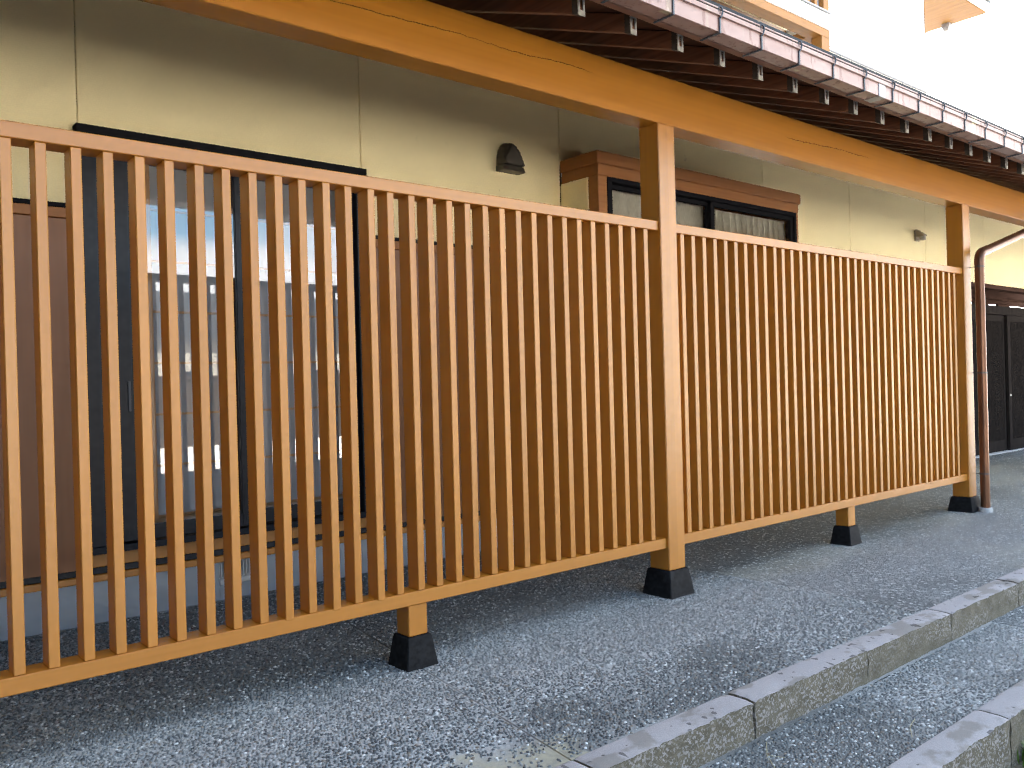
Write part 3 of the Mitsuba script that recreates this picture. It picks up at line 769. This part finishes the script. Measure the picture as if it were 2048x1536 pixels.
def glyph(cx, cz, s, strokes):
    return cat(*[hullpts([(cx + s * (x0 - dx), 1.9835, cz + s * (z0 - dz)), (cx + s * (x0 + dx), 1.9835, cz + s * (z0 + dz)), (cx + s * (x1 - dx), 1.9835, cz + s * (z1 - dz)), (cx + s * (x1 + dx), 1.9835, cz + s * (z1 + dz)),
                          (cx + s * (x0 - dx), 1.9865, cz + s * (z0 - dz)), (cx + s * (x0 + dx), 1.9865, cz + s * (z0 + dz)), (cx + s * (x1 - dx), 1.9865, cz + s * (z1 - dz)), (cx + s * (x1 + dx), 1.9865, cz + s * (z1 + dz))])
                 for x0, z0, x1, z1 in strokes for dx, dz in [(.0, .09) if abs(x1 - x0) > abs(z1 - z0) else (.09, .0)]])


for gm in (glyph(8.412, 2.205, .024, [(-.9, .7, .9, .7), (0, 1, 0, -.2), (-.8, 0, .8, 0), (-.7, -.6, .7, -.6), (-.7, -.6, -.7, 0), (.7, -.6, .7, 0)]),
                      glyph(8.412, 2.145, .022, [(-.8, .8, .8, .8), (-.8, .8, -.8, -.8), (.8, .8, .8, -.8), (-.8, -.8, .8, -.8), (-.8, 0, .8, 0), (0, .8, 0, -.8)]),
                      glyph(8.412, 2.085, .022, [(-.9, .5, .9, .5), (0, 1, 0, -1), (-.6, -.1, -.9, -.9), (.5, -.1, .9, -.9)]),
                      glyph(8.412, 2.025, .022, [(-.9, .8, .9, .8), (-.5, .8, -.7, -.8), (.4, .8, .6, -.8), (-.7, 0, .7, 0), (-.9, -.8, .9, -.8)])):
    part('character', gm, 'm_ink', PL)

# ----------------------------------------------------------------- lattice fence panels
ZT, HT, ZB, HB = 1.8654, 0.0485, 0.3008, 0.0518
SLW, SLD = 0.0315, 0.0755
slat = mikit.ply(bbox(0, SLW, 0, SLD, ZB + .001, ZT - .001, .0022), 'm_slat')
slat_low = mikit.ply(bbox(0, SLW, -.004, SLD - .004, ZB - .006, ZT - .001, .0022), 'm_slat')
RD = 0.098


def fence_panel(name, label, xs, xr0, xr1, legs, low):
    k = thing(name, label, 'fence', 'lattice fence panels between the veranda posts')
    part('top_rail', bbox(xr0, xr1, 0, RD, ZT, ZT + HT, .0025), 'm_rail', k)
    part('bottom_rail', bbox(xr0, xr1, 0, RD, ZB - HB, ZB, .0025), 'm_rail', k)
    for i, x in enumerate(xs):
        part('slat', None, None, k, shape=slat_low if i in low else slat, at=(x, .0025 if i not in low else .0005, 0))
    for xl, zl in legs:
        l = part('leg', bbox(xl, xl + .088, .0095, .0975, zl, ZB - HB - .001, .003), 'm_slat', k)
        post_base(xl + .044, .0095 + .044, .088, zl - .001, .030, l)
    return k


r1 = np.random.default_rng(4)
x1s = [-0.1111 - .09345 * i + r1.normal(0, .0012) for i in range(36)]
x2s = [0.1761 + .0945 * i + r1.normal(0, .0015) for i in range(36)]
fence_panel('lattice_fence', 'orange lattice fence panel in front of the sliding glass door', x1s, -3.64 + PW + .001, -.001, [(-1.5564, .1245), (-2.62 - .55, .1245)], (19, 17, 21))
fence_panel('lattice_fence', 'orange lattice fence panel in front of the bay window', x2s, PW + .001, 3.639, [(1.8243, .1215)], (9, 29))

# ----------------------------------------------------------------- across the street (seen in the door glass; its sunlit fronts light the veranda)
def far_house(x0, x1, y, h, ridge, label):
    k = thing('street_house', label, 'house', 'houses beyond the street')
    d = 8.0
    part('wall', bbox(x0, x1, y - d, y, -.31, h, 0), 'm_far_wall', k)
    part('roof', hullpts([(x0 - .5, y + .6, h), (x1 + .5, y + .6, h), (x0 - .5, y - d - .6, h), (x1 + .5, y - d - .6, h), (x0 - .5, y + .6, h + .15), (x1 + .5, y + .6, h + .15), (x0 + .2, y - d / 2, ridge), (x1 - .2, y - d / 2, ridge)]), 'm_tile', k)
    n = max(2, int((x1 - x0) / 3.6))
    for i in range(n):
        cx, zb = x0 + (i + .5) * (x1 - x0) / n, .9
        w = part('window', cat(bbox(cx - .85, cx - .79, y + .002, y + .05, zb, zb + 1.2, 0), bbox(cx + .79, cx + .85, y + .002, y + .05, zb, zb + 1.2, 0), bbox(cx - .79, cx + .79, y + .002, y + .05, zb + 1.14, zb + 1.2, 0), bbox(cx - .79, cx + .79, y + .002, y + .05, zb, zb + .06, 0)), 'm_black_metal', k)
        part('pane', bbox(cx - .79, cx + .79, y + .004, y + .02, zb + .06, zb + 1.14, 0), 'm_black_metal', w)


far_house(-30, -12, -38, 3.4, 6.2, 'leftmost of the low houses far across the street')
far_house(-9, 8, -37, 3.2, 5.9, 'low house far across the street facing the door')
far_house(10, 26, -38, 3.6, 6.6, 'low house far across the street, second from the right')
far_house(29, 52, -36, 3.4, 6.3, 'rightmost of the low houses far across the street')
solid('added_low_wall', cat(bbox(2.6, 9.6, -16.15, -16, -.31, 1.42, 0), bbox(2.5, 9.7, -16.22, -15.93, 1.421, 1.5, 0)), 'm_dark_boards', 'added dark low wall across the street, dims the gaps mirrored in the door glass', 'wall')  # added low blocker: darkens the slits mirrored in the door glass
# tall unseen block added behind the house: its shadow lies over the terrace and the near half of the street
k = thing('added_rear_block', 'added tall grey block behind the house, unseen, shades the street', 'building')
part('wall', bbox(-40, 12, 11, 22, -.31, 18.6, 0), 'm_foundation', k)
# unseen dark block added at left: keeps the left sides of the slats in shade
k = thing('added_side_block', 'added dark block left of the camera, unseen, shades the slat sides', 'building')
part('wall', bbox(-12.6, -6.2, -7.0, 1.5, -.31, 5.2, 0), 'm_dark_boards', k)
part('roof', hullpts([(-13.1, -7.5, 5.2), (-5.7, -7.5, 5.2), (-13.1, 1.5, 5.2), (-5.7, 1.5, 5.2), (-9.4, -7.5, 7.2), (-9.4, 1.5, 7.2)]), 'm_tile', k)
